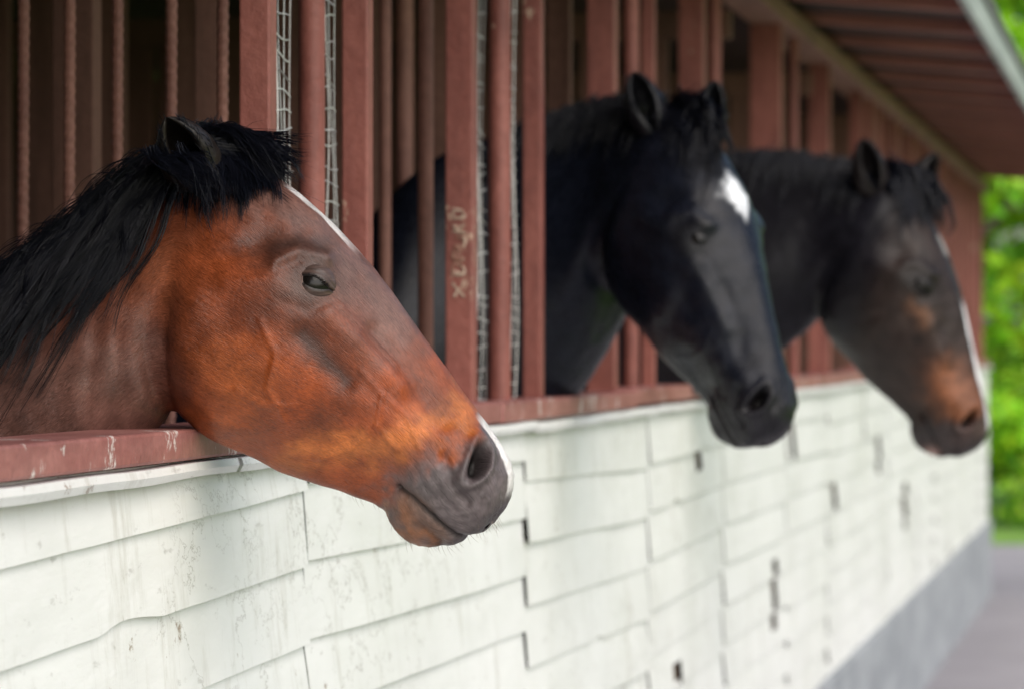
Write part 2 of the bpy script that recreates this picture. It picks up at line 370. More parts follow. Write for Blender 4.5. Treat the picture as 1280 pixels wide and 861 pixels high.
        EX,EY=415.,354.
        for side in (1,-1):
            sv,nv=s.surf(EX,EY)
            e=s.can2loc(np.array([[EX,EY]]))[0]; ctr=np.array([e[0],sv,e[1]]); n_=nv.copy()
            n_=n_*np.array([.6,1,.5]); n_/=np.linalg.norm(n_)
            if side<0: ctr[1]*=-1; n_[1]*=-1
            Re=.029*scale; ctr=ctr-n_*Re*(.73 if kind=='bay' else .78)
            ax2=s.can2loc(np.array([[362.,345.],[418.,362.]])); e1=np.array([ax2[1,0]-ax2[0,0],0,ax2[1,1]-ax2[0,1]]); e1-=n_*e1.dot(n_); e1/=np.linalg.norm(e1)
            e2=np.cross(n_,e1); e2*=np.sign(e2[2]); s.eyes.append((ctr,Re,n_,e1,e2))
            for up,(b0f,b1) in enumerate(((lambda l:-4-13*lidT(l),-85),(lambda l: -4+12*lidT(l)*(1-.25*math.sin(l)),85))):
                lam=np.radians(np.linspace(-84,84,60)); grid=[]
                for l in lam:
                    row=[]
                    for k in range(16):
                        b_=math.radians(b0f(l)+(b1-b0f(l))*(k/15)**1.3)
                        Rr=Re*(1.0 if k==0 else (1.03 if k==1 else (1.045 if k<6 else 1.045-.004*(k-5))))
                        if up and k in(4,5): Rr-=Re*.02
                        row.append(ctr+Rr*(math.sin(l)*e1+math.cos(l)*(math.cos(b_)*n_+math.sin(b_)*e2)))
                    grid.append(row)
                G=np.array(grid).reshape(-1,3); lc=LIDC[kind]
                cc=np.tile(np.array(lc),(len(G),1)); kk=np.tile(np.arange(16),60); f_=np.array([.15,.25,.6,.95,1.1,.8]+[1.15]*10)[kk]; cc*=f_[:,None]
                acc_V.append(G); acc_F.append(grid_faces(60,16,False,off)); acc_C.append(cc); acc_U.append(G[:,[0,2]]*.3); off+=len(G)
        dc={'bay':(.02,.015,.013),'black':(.014,.014,.016),'brown':(.02,.016,.015)}[kind]
        for (m_,hind) in ((-.72,0),(-.78,0),(-2.2,1),(-2.32,1)):
            sg=.16 if m_ in(-.72,-2.2) else -.16
            if hind: prof=[(0,1.2,.17),(.0,1.0,.13),(.05,.8,.085),(-.10,.58,.055),(-.07,.5,.05),(-.02,.3,.036),(0,.14,.04),(.05,.08,.045),(.07,.01,.06)]
            else: prof=[(0,1.15,.13),(0,.95,.09),(0,.75,.06),(.01,.5,.05),(.01,.44,.047),(0,.28,.035),(.01,.14,.042),(.05,.08,.045),(.07,.01,.06)]
            KK=cr(np.array(prof),np.linspace(0,8,40)); rr=[]
            for (du,z,r_) in KK:
                rr.append([(uw+m_+du+r_*math.cos(t),sg+r_*.75*math.sin(t),zl(z)) for t in np.linspace(0,2*math.pi,16,endpoint=False)])
            G=np.array(rr).reshape(-1,3); acc_V.append(G); acc_F.append(grid_faces(40,16,True,off)); acc_C.append(np.tile(np.array(dc),(len(G),1))); acc_U.append(G[:,[2,0]]); off+=len(G)
        V=s.world(np.vstack(acc_V)); Fc=np.vstack(acc_F)
        bl=s.world(np.array([[uw-1.4,0,-1.63]]))[0]; s.base=bl
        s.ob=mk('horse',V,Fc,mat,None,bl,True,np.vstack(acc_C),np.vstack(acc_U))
        s.ob['label']=label; s.ob['category']='horse'; s.ob['group']='horses looking out of the stable'
        for (ctr,Re,n_,e1,e2) in s.eyes:
            G=[]
            for a in np.linspace(0,math.pi,24):
                for b in np.linspace(0,2*math.pi,32,endpoint=False):
                    G.append(ctr+Re*1.0*(math.cos(a)*n_+math.sin(a)*(math.cos(b)*e1+math.sin(b)*e2)))
            mk('eye',s.world(np.array(G)),grid_faces(24,32),M_eye,s.ob,bl,True)
        hp=np.concatenate([h[0] for h in s.earh]); hr=np.concatenate([h[1] for h in s.earh])
        V,q=strands(s.world(hp),hr); mk('ear_hair',V,q,M_hair,s.ob,bl,True)
    def can2loc(s,p):
        d=(p-POLL)*s.sc; c,sn=math.cos(s.rot),math.sin(s.rot)
        x=d[:,0]*c-d[:,1]*sn; y=d[:,0]*sn+d[:,1]*c
        return np.stack([s.poll[0]+x,s.poll[1]-y],-1)
    def loc2can(s,p):
        x=p[:,0]-s.poll[0]; y=-(p[:,1]-s.poll[1]); c,sn=math.cos(s.rot),math.sin(s.rot)
        return np.stack([(x*c+y*sn)/s.sc,(-x*sn+y*c)/s.sc],-1)+POLL
    def px2can(s,p):
        p=np.array(p,float); return s.loc2can(np.stack([(p[:,0]-640)/s.pm,(430-p[:,1])/s.pm],-1))
    def surf(s,x,y):
        co,k,d=s.kd.find((x,y,0)); i=s.idx[k]; return s.Vl[i,1],s.Nl[i]
    def world(s,L):
        L=np.asarray(L,float); a=s.pb+(s.ph-s.pb)*ss(L[...,0],s.j-.42,s.j+.02)
        u0=s.poll[0]; du=L[...,0]-u0; v=L[...,1]
        u=u0+du*np.cos(a)-v*np.sin(a); vv=du*np.sin(a)+v*np.cos(a)
        return C+FW*(s.D0-vv)[...,None]+RT*u[...,None]+UP*L[...,2][...,None]
    def hair(s,name,guides,per,sp0,sp1,rad,mat,offs=(.002,.016),wave=3.0,np_=16,sig=.0015,lgr=(.78,1.0)):
        out=[];rads=[]
        for G in guides:
            G=np.array(G,float); t=np.linspace(0,len(G)-1,np_); lay=rng.uniform(*offs); gp=rng.uniform(0,6.28,2); lg=rng.uniform(*lgr)
            for k in range(per):
                o0=rng.normal(size=2)*sp0; o1=rng.normal(size=2)*sp1; ln=lg*rng.uniform(.7,1.0); ly=max(.001,lay+rng.normal()*sig)
                c=cr(G,t*ln); f=np.linspace(0,1,np_)[:,None]
                wv=np.stack([np.sin(f[:,0]*4.6+gp[0]),np.cos(f[:,0]*3.8+gp[1])],-1)*wave*f
                if rng.random()<.12: o1=o1*4
                c=c+o0*(1-f)+o1*f**1.3+wv
                L=s.can2loc(c); sv=np.array([s.surf(c[j,0],c[j,1])[0] for j in range(np_)])
                sv=sv*np.minimum(1,(np.arange(np_)+.3)/3.0)+ly*np.minimum(1,np.arange(np_)/2)
                sp=np.pad(sv,2,mode='edge'); sv2=(sp[:-4]+sp[1:-3]+sp[2:-2]+sp[3:-1]+sp[4:])/5; sv2[0]=sv[0]; sv=np.maximum(sv2,sv-.002)
                out.append(np.stack([L[:,0],sv2*.5+sv*.5,L[:,1]],-1)); rads.append(rad*rng.uniform(.55,1.25))
        V,q=strands(s.world(np.array(out)),np.array(rads))
        return mk(name,V,q,mat,s.ob,s.base,True)
    def canpt(s,x,y,v):
        l=s.can2loc(np.array([[x,y]],float))[0]; return np.array([l[0],v,l[1]])
H1=Horse('bay',M_bay,4.6,(245,168),0,1.0,9,9,
 [((-300,400),(-300,960),(.06,.13,.17,.18,.14)),((-120,392),(-120,790),(.05,.10,.14,.155,.12)),((0,345),(0,700),(.042,.085,.12,.135,.11)),((110,266),(112,615),(.036,.07,.105,.120,.11)),((190,204),(184,545),(.036,.064,.092,.105,.09))],
 .0027,'bay horse with black mane leaning over the red sill',
 [(268,234,.050,(-.34,.52,.80),(.25,.92,-.1),.106,.074),(262,208,-.045,(-.35,-.6,.7),(.3,-.8,.1),.09,.06)])
H2=Horse('black',M_black,7.4,(853,132),20.5,425/590*1043/(F/7.4),41,10,
 [((520,205),(500,700),(.05,.11,.15,.16,.13)),((620,160),(590,610),(.045,.09,.13,.15,.13)),((695,132),(668,515),(.04,.075,.115,.14,.12)),((768,122),(712,436),(.038,.068,.10,.125,.10))],
 .005,'black horse with a white star looking out over the sill',
 [(236,222,.048,(-.30,.2,1),(.65,.75,.0),.122,.082),(276,212,-.048,(.02,-.15,1),(.9,.3,.0),.108,.078)])
H3=Horse('brown',M_brown,9.3,(1117,216),23.2,350/590*1043/(F/9.3),21,10,
 [((740,262),(700,640),(.05,.11,.15,.16,.13)),((820,225),(800,545),(.045,.09,.13,.145,.12)),((910,192),(880,484),(.04,.075,.115,.13,.10)),((990,192),(955,448),(.038,.072,.11,.12,.085)),((1056,203),(995,420),(.036,.066,.095,.105,.07))],
 .006,'dark brown horse with tan muzzle and narrow white blaze',
 [(236,220,.048,(-.22,.25,1),(.5,.8,.0),.140,.090),(290,220,-.048,(.34,-.15,1),(.9,.3,.0),.140,.088)])
crest=np.array([(262,178),(246,172),(190,206),(110,266),(0,344),(-120,394),(-200,404)],float)
gd=[]
for a in np.linspace(.2,5.6,300):
    r=cr(crest,np.array([a]))[0]; r=r+np.array([0,-3+rng.normal()*3]); k=rng.uniform(.5,1.18); sx=rng.normal()*14-6; sw=rng.normal()*8
    gd.append([r,r+np.array([-24+sx*.3+sw,28])*k,r+np.array([-52+sx-sw,84])*k,r+np.array([-88+sx*1.3+sw,155])*k,r+np.array([-132+sx*1.8-sw,235])*k,r+np.array([-172+sx*2.4,318])*k])
for a in np.linspace(.6,5.6,80):
    r=cr(crest,np.array([a]))[0]+np.array([0,-4+rng.normal()*3]); k=rng.uniform(.35,.9); sx=rng.normal()*8
    gd.append([r,r+np.array([-44+sx*.3,36])*k,r+np.array([-98,86+sx])*k,r+np.array([-148,150+sx])*k,r+np.array([-185,215+sx])*k])
H1.hair('mane',gd,20,6,2.4,.0007,M_hair,offs=(.001,.030),wave=5,np_=18,sig=.0015,lgr=(.65,1.0))
fl=[]
ends=[(376,216),(366,238),(352,254),(340,262),(372,208),(380,203),(360,226),(345,246),(325,272),(356,240),(368,222)]*14+[(305,285),(285,294),(296,290),(270,288),(250,286),(312,270)]*7+[(238,290),(190,244),(205,262)]*4
for e in ends:
    rt=np.array([rng.uniform(226,292),0]); rt[1]=164+max(0,(rt[0]-262))*.45+rng.uniform(0,22); e=np.array(e,float)+rng.normal(size=2)*11
    dirv=e-rt; cu=rng.uniform(.05,.22); mid1=rt+dirv*.35+np.array([dirv[0]*.12+3,-dirv[1]*cu+rng.normal()*4-4]); mid2=rt+dirv*.72+np.array([dirv[0]*.10+rng.normal()*4,-dirv[1]*cu*.8+rng.normal()*4])
    fl.append([rt,mid1,mid2,e])
H1.hair('forelock',fl,24,4,2.2,.0006,M_hair,offs=(.002,.030),wave=5,sig=.0015,lgr=(.55,1.05))
ws=[]
for _ in range(60):
    rt=np.array([rng.uniform(240,300),0]); rt[1]=166+max(0,(rt[0]-262))*.5+rng.uniform(0,18); e=np.array([rng.uniform(290,392),0]); e[1]=rng.uniform(205,300) if e[0]<340 else rng.uniform(215,262)
    dv_=e-rt; ws.append([rt,rt+dv_*.35+rng.normal(size=2)*7-np.array([0,8]),rt+dv_*.7+rng.normal(size=2)*7-np.array([0,6]),e])
H1.hair('forelock_wisp',ws,5,3,6,.0004,M_hair,offs=(.002,.02),wave=7,sig=.002)
out=[];rd=[]
def fly(pts,n,sp,vv,r):
    for _ in range(n):
        c=cr(np.array(pts,float)+rng.normal(size=(len(pts),2))*sp*np.linspace(.3,1,len(pts))[:,None],np.linspace(0,len(pts)-1,14)); L=H1.can2loc(c); v0=vv+rng.normal()*.01
        out.append([(L[j,0],v0+.02*j/14,L[j,1]) for j in range(14)]); rd.append(r*rng.uniform(.6,1.2))
for _ in range(16):
    x=rng.uniform(245,290); fly([(x,170),(x+rng.uniform(10,30),rng.uniform(155,170)),(x+rng.uniform(40,60),rng.uniform(165,190)),(x+rng.uniform(70,110),rng.uniform(190,235))],9,4,.03,.0005)
for _ in range(22):
    x=rng.uniform(205,255); fly([(x,205+rng.uniform(-22,10)),(x+12,202),(x+rng.uniform(25,40),rng.uniform(202,222)),(x+rng.uniform(50,90),rng.uniform(222,258))],12,4,.112,.0006)
for _ in range(22):
    a=rng.uniform(1.5,4.4); r=cr(crest,np.array([a]))[0]; fly([r,r+np.array([-25,rng.uniform(-8,12)]),r+np.array([-60,rng.uniform(15,40)]),r+np.array([-100,rng.uniform(50,90)])],8,5,.02,.0005)
V,q=strands(H1.world(np.array(out)),np.array(rd)); mk('stray_hair',V,q,M_hair,H1.ob,H1.base,True)
for Hh in (H2,H3):
    fl=[]
    for _ in range(44):
        rt=np.array([rng.uniform(225,300),rng.uniform(150,188)]); kk=rng.uniform(.8,1.35); fl.append([rt,rt+(np.array([35,0])+rng.normal(size=2)*8)*kk,rt+(np.array([70,30])+rng.normal(size=2)*11)*kk,rt+(np.array([88,78])+rng.normal(size=2)*14)*kk])
    Hh.hair('forelock',fl,22,7,4,.0014,M_hair,offs=(.003,.022),wave=6,np_=10)
    cpx=np.array([p[0] for p in Hh.neck][1:],float); cc=np.vstack([Hh.px2can(cpx),[[240,160]]]); cs,sn=math.cos(Hh.rot),math.sin(Hh.rot); dn=np.array([sn,cs]) 
    fl=[]
    for a in np.linspace(0,len(cc)-1.3,70):
        r=cr(cc,np.array([a]))[0]-dn*rng.uniform(0,3); k=rng.uniform(.5,1.1); lf=np.array([-cs,sn])
        fl.append([r,r+lf*12*k+dn*18*k,r+lf*26*k+dn*60*k+rng.normal(size=2)*5,r+lf*36*k+dn*115*k+rng.normal(size=2)*9])
    Hh.hair('mane',fl,22,8,3,.0014,M_hair,offs=(.001,.008),wave=3,np_=10)
wk=[];wr=[]
cand=[(p[1]) for p in HEAD]
for _ in range(110):
    x=rng.uniform(440,630); yb=np.interp(x,[p[0] for p in cand],[p[1] for p in cand])-rng.uniform(0,18)
    sv,_n=H1.surf(x,yb); p0=H1.canpt(x,yb,sv*rng.uniform(-.6,.9)); dr=np.array([rng.normal()*.3,rng.normal()*.4+.1,-1]); dr/=np.linalg.norm(dr); L=rng.uniform(.006,.018)
    wk.append([p0+dr*L*t+np.array([.004*t*t,0,0]) for t in (0,.35,.7,1)]); wr.append(.0002)
V,q=strands(H1.world(np.array(wk)),np.array(wr)); mk('whiskers',V,q,M_whisk,H1.ob,H1.base)
ls=[];lr=[]
ctr,Re,n_,e1,e2=H1.eyes[0]
for _ in range(60):
    l=math.radians(rng.uniform(-30,38)); b_=math.radians(-4+12*lidT(l)*(1-.25*math.sin(l))+2); p0=ctr+Re*1.03*(math.sin(l)*e1+math.cos(l)*(math.cos(b_)*n_+math.sin(b_)*e2))
    dr=n_*.9-e2*.3+e1*(.3*math.sin(l)+rng.normal()*.15); dr/=np.linalg.norm(dr); L=rng.uniform(.004,.008)
    ls.append([p0+dr*L*t-e2*(-.003)*t*t for t in(0,.35,.7,1)]); lr.append(.00025)
V,q=strands(H1.world(np.array(ls)),np.array(lr)); mk('eyelashes',V,q,M_hair,H1.ob,H1.base)
# ================================================================= STABLE
YA,YB=-2.0,25.2; SB,ST=1.494,1.531; PT=2.615
st=bpy.data.objects.new('stable',None); link(st); st.location=(0,11.6,0)
st['label']='long stable with white clapboard lower wall and red painted posts'; st['category']='stable'
SB0=np.array([0,11.6,0.])
def part(name,V,Fc,mat,parent=st,smooth=False): return mk(name,V,Fc,mat,parent,SB0,smooth)
panels=[]
def addp(y0,y1,d0,ch,slope): panels.append((y0,y1,d0,ch,slope))
addp(-2,.1,.19,.104,.0); addp(.1,1.8,.23,.104,.005); addp(1.8,3.3,.20,.104,-.006)
addp(3.3,5.12,.2315,.1035,.019); addp(5.12,6.93,.296,.1035,-.012); addp(6.93,8.62,.25,.114,-.016); addp(8.62,10.1,.27,.11,.006)
y=10.1
while y<YB-.3:
    y1=min(YB,y+rng.uniform(1.2,1.9)); addp(y,y1,rng.uniform(.24,.28),rng.uniform(.102,.115),rng.normal()*.006); y=y1
holes=[(9.5,9.62,.27,.33),(11.9,12.05,.22,.36),(11.35,11.5,.66,.86),(9.05,9.2,.76,.82),(13.4,13.6,.50,.60),(15.5,15.7,.34,.5),(17,17.3,.6,.8)]
V=[];Fc=[];off=0
for pi,(y0,y1,d0,ch,sl) in enumerate(panels):
    ny=max(6,int((y1-y0)/.03)); ys=np.linspace(y0+.0022,y1-.0022,ny)
    zt=np.full(ny,SB-.012)
    for k in range(-2,13):
        zb=1.63-d0-ch*k+sl*(ys-y0)
        zb=zb+ .0008*np.sin(ys*2.1+k*1.7+pi)+.0007*(vnoise(np.stack([ys*8,np.full(ny,k*3.3),np.full(ny,pi*1.)],-1),1.,8)-.5)*2+rng.normal()*.0015
        nt_=vnoise(np.stack([ys,np.full(ny,k*3.3),np.full(ny,pi*1.)],-1),3.3,4); zb=zb+np.where(nt_>.86,.008*(nt_-.86)/.1,0)
        if zb.max()>SB-.04: continue
        last=False
        if zb.min()<.47: zb=np.full(ny,.47); last=True
        nb=vnoise(np.stack([ys*1.6,np.full(ny,k*5.3),np.full(ny,pi*3.)],-1),1.,6)
        bx=np.maximum(.010+.010*nb+.001*np.sin(ys*7+k),.006); tx=.004+0*ys; mx=(bx*.6+tx*.4)+.003*(vnoise(np.stack([ys*3,np.full(ny,k*2.3),np.full(ny,pi*7.)],-1),1.,2)-.5)
        zm=(zt+zb)/2
        rows=[np.stack([tx,ys,zt+.008],-1),np.stack([mx,ys,zm],-1),np.stack([bx,ys,zb],-1)]
        G=np.stack(rows,0).reshape(-1,3); under=np.stack([np.stack([bx,ys,zb],-1),np.stack([0*ys+.0,ys,zb+.001],-1)],0).reshape(-1,3)
        q=grid_faces(3,ny,False,off); cy=ys[np.tile(np.arange(ny-1),2)]; cz=np.concatenate([(zt+zm)[:-1]/2,(zm+zb)[:-1]/2])
        keep=np.ones(len(q),bool)
        for (h0,h1,dd0,dd1) in holes: keep&=~((cy>h0)&(cy<h1)&(cz<1.63-dd0)&(cz>1.63-dd1))
        V.append(G); Fc.append(q[keep]); off+=len(G)
        q=grid_faces(2,ny,False,off); V.append(under); Fc.append(q); off+=len(under)
        zt=zb
        if last: break
part('siding',np.vstack(V),np.vstack(Fc),M_side)
part('backing_wall',*box(-.05,-.002,YA,YB,.45,SB-.003),M_dark)
part('plinth',*box(-.12,.035,YA,YB+.02,-.1,.487,.01),M_plinth)
y=YA
for y1 in [1.0,5.02,6.6,8.3,10.4,12.6,14.9,17.3,19.6,22,25.2]:
    dz=rng.normal()*.002
    part('sill',*box(-.085,.026+rng.uniform(-.003,.004),y+.001,y1-.002,SB+dz,ST+dz,.004),M_sill); y=y1
def cap(y0,y1,z,h,x):
    ny=max(4,int((y1-y0)/.05)); ys=np.linspace(y0,y1,ny); w=.0014*np.sin(ys*2.3+y0)+.0006*np.sin(ys*13); xo=x+.002*np.sin(ys*3+y0)
    R=[np.stack([0*ys+.001,ys,z+w],-1),np.stack([xo,ys,z+w],-1),np.stack([xo+.003,ys,z-h*.5+w],-1),np.stack([xo-.002,ys,z-h+w*1.6],-1),np.stack([xo-.008,ys,z-h+w*1.6],-1)]
    return np.stack(R,0).reshape(-1,3),[tuple(a) for a in grid_faces(5,ny,False)]
caps=[]; y=YA
for y1 in [.5,2.4,4.66,5.12,6.93,8.62,10.4,12.2,14.1,16,18.3,20.5,22.8,25.2]:
    caps.append(cap(y+.002,y1-.002,SB-.004+rng.normal()*.0008,.019+rng.uniform(-.003,.003),.030+rng.uniform(-.003,.003))); y=y1
part('sill_flashing',*merge(caps),M_side)
def sqpost(y2,w,mat=None): 
    part('post',*box(-w-.004,-.004,y2-min(w,.07),y2,ST-.003,PT,.003),mat or M_red)
def pipe(y2,w): part('post',*cyl(-w/2-.006,y2-w/2,ST-.003,PT,w/2,20),M_red,smooth=True)
for x2,w,t in [(350,.042,'s'),(415,.038,'p'),(470,.040,'s'),(600,.048,'c'),(645,.042,'p'),(683,.036,'s'),(775,.060,'c'),(803,.036,'p'),(822,.030,'s'),(885,.065,'s'),(905,.038,'p'),(980,.095,'s'),(1001,.034,'p'),(1040,.075,'s'),(1080,.05,'s')]:
    if t=='p': pipe(Yw(x2),w)
    else: sqpost(Yw(x2),w,M_redchip if t=='c' else None)
yf=Yw(600)-.048-.0012; xc=-.028; sc_=[]
gl=[[(0,-1),(2,1)],[(0,1),(2,-1)],[(3,-.8),(3.2,.6),(4.2,.9),(4.6,-.2),(3.8,-.9),(3,-.7)],[(5.2,-1),(5.3,.8),(6.3,.7),(6.4,-.2),(5.3,-.1)],[(7,.6),(7.1,-.7),(8,-.8),(8.2,.7)],[(9,-1),(9.1,1.1)],[(9.1,0),(10.1,.9)],[(9.2,0),(10.2,-1)],[(11,.7),(11,-.8),(11.9,-.7),(12,.6),(11.1,.7)]]
for G in gl:
    for rep in range(2):
        P=cr(np.array(G,float)+rng.normal(size=(len(G),2))*.13,np.linspace(0,len(G)-1,12)); sc_.append([(xc-p[1]*.011+random.uniform(-.0012,.0012),yf,1.712+p[0]*.0122+random.uniform(-.001,.001)) for p in P])
V,q=strands(np.array(sc_),rng.uniform(.0014,.003,len(sc_)),.5); part('scratched_scrawl',V,q,M_scratch)
y=Yw(1080)+.55; i=0
while y<YB:
    if i%3==1: pipe(y,.06)
    else: sqpost(y,.095 if i%3 else .07)
    y+=[.38,.30,.55][i%3]; i+=1
for y in (3.35,3.1,1.9,1.6,.4,.1,-1.1,-1.9): sqpost(y,.045)
def xy(px,D):
    lat=(px-640)/F*D; p=C+FW*D+RT*lat; return p[0],p[1]
def rebar(x,y,z0,z1,r,tilt=0):
    n=10; rings=int((z1-z0)/.006); V=[];Fc=[]
    for k in range(rings):
        z=z0+(z1-z0)*k/(rings-1)
        for i in range(n):
            a=2*math.pi*i/n; rr=r*(1+(.16 if (k+ (i//3))%3==0 else 0)); V.append((x+tilt*(z-z0)+rr*math.cos(a),y+rr*math.sin(a),z))
    for k in range(rings-1):
        for i in range(n):
            j=(i+1)%n; Fc.append((k*n+i,k*n+j,(k+1)*n+j,(k+1)*n+i))
    return np.array(V),Fc
PY=[5.78,8.32,10.9,13.4,15.9,18.4,20.9,23.4,3.2,.7]
xs=[xy(px,5.66)[0] for px in (256,188,116,52,-10)]
for xx in xs: part('bar',*rebar(xx,5.60,1.45,2.55,.0085,.004),M_rust)
x=xs[-1]-.075
while x>-3.7: part('bar',*rebar(x,5.60,1.45,2.55,.0085,.004),M_rust); x-=.09
for px,D,r in [(481,6.9,.012),(532,6.7,.014),(505,8.0,.02)]:
    a,b=xy(px,D); part('bar',*cyl(a,b,.0,2.6,r,12),M_rust,smooth=True)
for pi,y in enumerate(PY):
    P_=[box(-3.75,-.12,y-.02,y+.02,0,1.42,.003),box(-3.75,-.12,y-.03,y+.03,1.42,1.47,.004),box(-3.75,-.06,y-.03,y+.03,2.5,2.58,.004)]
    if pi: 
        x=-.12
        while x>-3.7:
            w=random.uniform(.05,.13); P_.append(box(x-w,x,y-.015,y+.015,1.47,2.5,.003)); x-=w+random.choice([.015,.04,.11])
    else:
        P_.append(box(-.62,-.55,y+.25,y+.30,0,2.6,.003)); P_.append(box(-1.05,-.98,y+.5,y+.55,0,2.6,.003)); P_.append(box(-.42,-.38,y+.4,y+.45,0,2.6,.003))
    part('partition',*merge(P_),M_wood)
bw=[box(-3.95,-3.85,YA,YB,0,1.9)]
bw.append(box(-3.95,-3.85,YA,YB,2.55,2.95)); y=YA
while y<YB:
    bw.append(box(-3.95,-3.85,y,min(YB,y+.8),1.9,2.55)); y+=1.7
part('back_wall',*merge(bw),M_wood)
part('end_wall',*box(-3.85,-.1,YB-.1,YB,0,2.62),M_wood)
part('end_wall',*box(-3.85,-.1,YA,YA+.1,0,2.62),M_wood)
def wire(y0,y1,z0,z1,cell=.028,r=.0013):
    P=[]
    for i in range(int((y1-y0)/.035)+1):
        yy=y0+i*.035
        P.append([( -.028+.004*math.sin(z*9+i),yy+.005*math.sin(z*14+i*2),z) for z in np.linspace(z0,z1,30)])
    V1,q1=strands(np.array(P),np.full(len(P),r),0)
    P=[]; z=z0
    while z<z1:
        sl=random.uniform(-.01,.01)
        P.append([(-.028+.004*math.sin(z*9+t*5),y0+(y1-y0)*t,z+sl*t+.004*math.sin(z*40+t*6)) for t in np.linspace(0,1,10)]); z+=cell*random.uniform(.8,1.2)
    V2,q2=strands(np.array(P),np.full(len(P),r),0)
    return np.vstack([V1,V2]),np.vstack([q1,q2+len(V1)])
for a,b in [(350,378),(415,434),(600,619),(645,658)]:
    part('wire_mesh',*wire(Yw(a)-.02,Yw(b)+.06,ST,PT),M_wire)
part('top_plate',*box(-.10,.022,YA,YB,PT,2.672,.004),M_plate)
roof=part('roof',*merge([(np.array([(-4.3,YA-.4,3.03),(.56,YA-.4,2.70),(.56,YB+.25,2.70),(-4.3,YB+.25,3.03),(-4.3,YA-.4,3.06),(.56,YA-.4,2.73),(.56,YB+.25,2.73),(-4.3,YB+.25,3.06)]),[(0,3,2,1),(4,5,6,7),(0,1,5,4),(1,2,6,5),(2,3,7,6),(3,0,4,7)])]),M_roofb)
part('roof_sheet',*merge([(np.array([(-4.35,YA-.45,3.065),(.6,YA-.45,2.735),(.6,YB+.3,2.735),(-4.35,YB+.3,3.065),(-4.35,YA-.45,3.09),(.6,YA-.45,2.76),(.6,YB+.3,2.76),(-4.35,YB+.3,3.09)]),[(0,3,2,1),(4,5,6,7),(0,1,5,4),(1,2,6,5),(2,3,7,6),(3,0,4,7)])]),M_rooftop,roof)
y=YA+.1
zr=lambda x: 2.70+( .56-x)*.0679
while y<YB+.2:
    w=.07
    V_=np.array([(x,yy,zr(x)-dz) for x in(-.10,.545) for yy in(y,y+w) for dz in(.045 if x>0 else .03,.001)])
    part('rafter',V_,[(0,1,3,2),(4,6,7,5),(0,4,5,1),(2,3,7,6),(0,2,6,4),(1,5,7,3)],M_raft,roof); y+=.92
part('fascia',*box(.562,.585,YA-.4,YB+.25,2.635,2.733,.003),M_fascia,roof)
# ================================================================= GROUND
def ground():
    m,nt,b=newmat('grass_ground'); n=noise(nt,3,6); n2=noise(nt,60,4)
    c=ramp(nt,n,[(.3,(.12,.24,.03)),(.7,(.20,.36,.05))]); c=mix(nt,ramp(nt,n2,[(.3,0),(.8,.5)]),c,(.06,.13,.03))
    nt.links.new(c,b.inputs['Base Color']); b.inputs['Roughness'].default_value=.9; return m
def asph():
    m,nt,b=newmat('asphalt'); n=noise(nt,1.5,5); n2=noise(nt,120,4)
    c=ramp(nt,n,[(.3,(.27,.255,.275)),(.7,(.36,.34,.365))]); c=mix(nt,ramp(nt,n2,[(.3,0),(.8,.5)]),c,(.18,.17,.18))
    nt.links.new(c,b.inputs['Base Color']); b.inputs['Roughness'].default_value=.9; bump(nt,b,n2,.5,.01); return m
g_=mk('ground',[(-150,-60,0),(150,-60,0),(150,400,0),(-150,400,0)],[(0,1,2,3)],ground()); g_['kind']='structure'
p_=mk('path',[(-3.9,-6,.004),(3.2,-6,.004),(3.2,31.5,.004),(-3.9,31.5,.004)],[(0,1,2,3)],asph()); p_['kind']='structure'
def leafmat():
    m,nt,b=newmat('leaves'); a=N(nt,'ShaderNodeAttribute'); a.attribute_name='Col'
    tr=N(nt,'ShaderNodeBsdfTranslucent'); mx=N(nt,'ShaderNodeMixShader'); mx.inputs[0].default_value=.4
    nt.links.new(a.outputs['Color'],b.inputs['Base Color']); nt.links.new(a.outputs['Color'],tr.inputs['Color']); b.inputs['Roughness'].default_value=.5
    out=nt.nodes['Material Output']; nt.links.new(b.outputs[0],mx.inputs[1]); nt.links.new(tr.outputs[0],mx.inputs[2]); nt.links.new(mx.outputs[0],out.inputs[0]); return m
M_leaf=leafmat(); M_bark=paintmat('bark',(.06,.045,.035),(.12,.09,.07),(.15,.13,.1),.7,.9)
def leaves(n,clumps,size):
    ci=rng.integers(0,len(clumps),n); c=clumps[ci]; d=rng.normal(size=(n,3)); d/=np.linalg.norm(d,axis=1,keepdims=True); r=rng.uniform(.35,1,n)**.5
    p=c[:,:3]+d*(c[:,3]*r)[:,None]*np.array([1,1,.75]); a=rng.normal(size=(n,3)); a/=np.linalg.norm(a,axis=1,keepdims=True); b=np.cross(a,rng.normal(size=(n,3))); b/=np.linalg.norm(b,axis=1,keepdims=True)
    s=(size*rng.uniform(.6,1.3,n))[:,None]; V=np.stack([p-a*s,p-b*s*.5,p+a*s,p+b*s*.5],1).reshape(-1,3); q=np.arange(n*4).reshape(-1,4)
    base=np.array([.21,.50,.02])*(.6+.75*rng.random(n))[:,None]*(.75+.6*rng.random(len(clumps)))[ci][:,None]; base[:,0]*=rng.uniform(.8,1.7,n)
    return V,q,np.repeat(np.clip(base,0,.85),4,0)
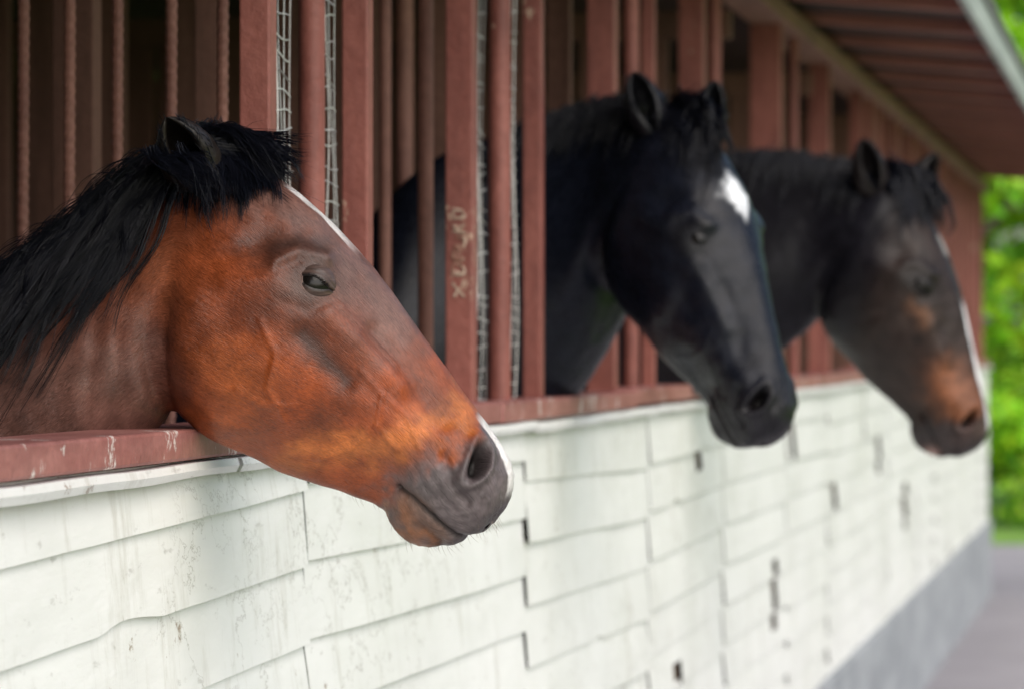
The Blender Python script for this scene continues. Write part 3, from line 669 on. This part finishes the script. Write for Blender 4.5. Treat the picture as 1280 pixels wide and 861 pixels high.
def tree(x,y,h,cr_,nl):
    o=bpy.data.objects.new('tree',None); link(o); o.location=(x,y,0); o['label']='leafy bright green tree growing beyond the stable'; o['category']='tree'; o['group']='trees beyond the stable'
    b=np.array([x,y,0.]); z=np.linspace(0,h*.75,9)
    V=[];
    for k,zz in enumerate(z):
        r=.17*(1-.75*k/8); cx=.12*math.sin(zz*.9+x)
        for i in range(10): a=i*.628; V.append((x+cx+r*math.cos(a),y+r*math.sin(a),zz))
    parts=[(np.array(V),[tuple(q) for q in grid_faces(9,10)])]
    cl=[]
    for k in range(int(26*cr_)):
        a=rng.uniform(0,6.28); zz=rng.uniform(.12,1.0); rr=cr_*math.sqrt(max(.1,1-((zz-.5)/.62)**2))*rng.uniform(.3,1); cl.append((x+rr*math.cos(a),y+rr*math.sin(a),h*zz,rng.uniform(.45,.95)))
    for c in cl[:14]:
        p0=np.array([x,y,max(.6,c[2]*.6)]); p1=np.array(c[:3]); t=np.linspace(0,1,6)[:,None]; pth=p0+(p1-p0)*t; VV,qq=strands(pth[None],np.array([.06])); parts.append((VV,[tuple(q) for q in qq]))
    mk('trunk',*merge(parts),M_bark,o,b)
    V,q,cc=leaves(nl,np.array(cl),.11); mk('crown',V,q,M_leaf,o,b,False,cc)
for (x,y,h) in [(-.9,37,7.5),(1.6,38.5,8),(-3.6,39,7),(4.6,37,7.5),(7.8,39,8.5),(-7,38,8),(11,36,7),(.2,44,9),(-5,45,9.5),(5.8,45,9)]:
    tree(x,y,h,2.1,7000)
for x in (-2.2,-.9,.3,1.7,3.1,4.6):
    b=np.array([x,34.6,0.]); cl=np.array([(x+rng.uniform(-.7,.7),34.6+rng.uniform(-.5,.5),rng.uniform(.25,1.3),rng.uniform(.3,.5)) for _ in range(14)])
    V,q,cc=leaves(4000,cl,.07); o=mk('bush',V,q,M_leaf,None,b,False,cc); o['label']='low bright green bush at the edge of the grass'; o['category']='bush'; o['group']='bushes at the grass edge'
# ================================================================= LIGHT
w=bpy.data.worlds.new('World'); S.world=w; w.use_nodes=True; nt=w.node_tree
sky=nt.nodes.new('ShaderNodeTexSky'); sky.sky_type='NISHITA'; sky.sun_disc=False
sd=np.array([.60,-.80,.0]); sd/=np.linalg.norm(sd); EL=math.radians(42); az=math.atan2(sd[0],sd[1])
sky.sun_elevation=EL; sky.sun_rotation=az; sky.dust_density=2.5; sky.air_density=1.0
nt.links.new(sky.outputs[0],nt.nodes['Background'].inputs[0]); nt.nodes['Background'].inputs[1].default_value=.15
L=bpy.data.lights.new('sun','SUN'); L.energy=4.4; L.angle=math.radians(85); L.color=(1,.945,.89); lo=bpy.data.objects.new('sun',L); link(lo)
dv=Vector((-sd[0]*math.cos(EL),-sd[1]*math.cos(EL),-math.sin(EL))); lo.rotation_euler=dv.to_track_quat('-Z','Y').to_euler(); lo.location=(5,-5,8)
cd=bpy.data.cameras.new('camera'); co=bpy.data.objects.new('camera',cd); link(co); co.location=C; co.rotation_euler=(math.radians(90),0,TH)
cd.lens=135; cd.sensor_width=36; cd.clip_end=1000; cd.dof.use_dof=True; cd.dof.focus_distance=4.5; cd.dof.aperture_fstop=6.8
S.camera=co
S.view_settings.view_transform='Standard'; S.view_settings.look='None'; S.view_settings.exposure=0
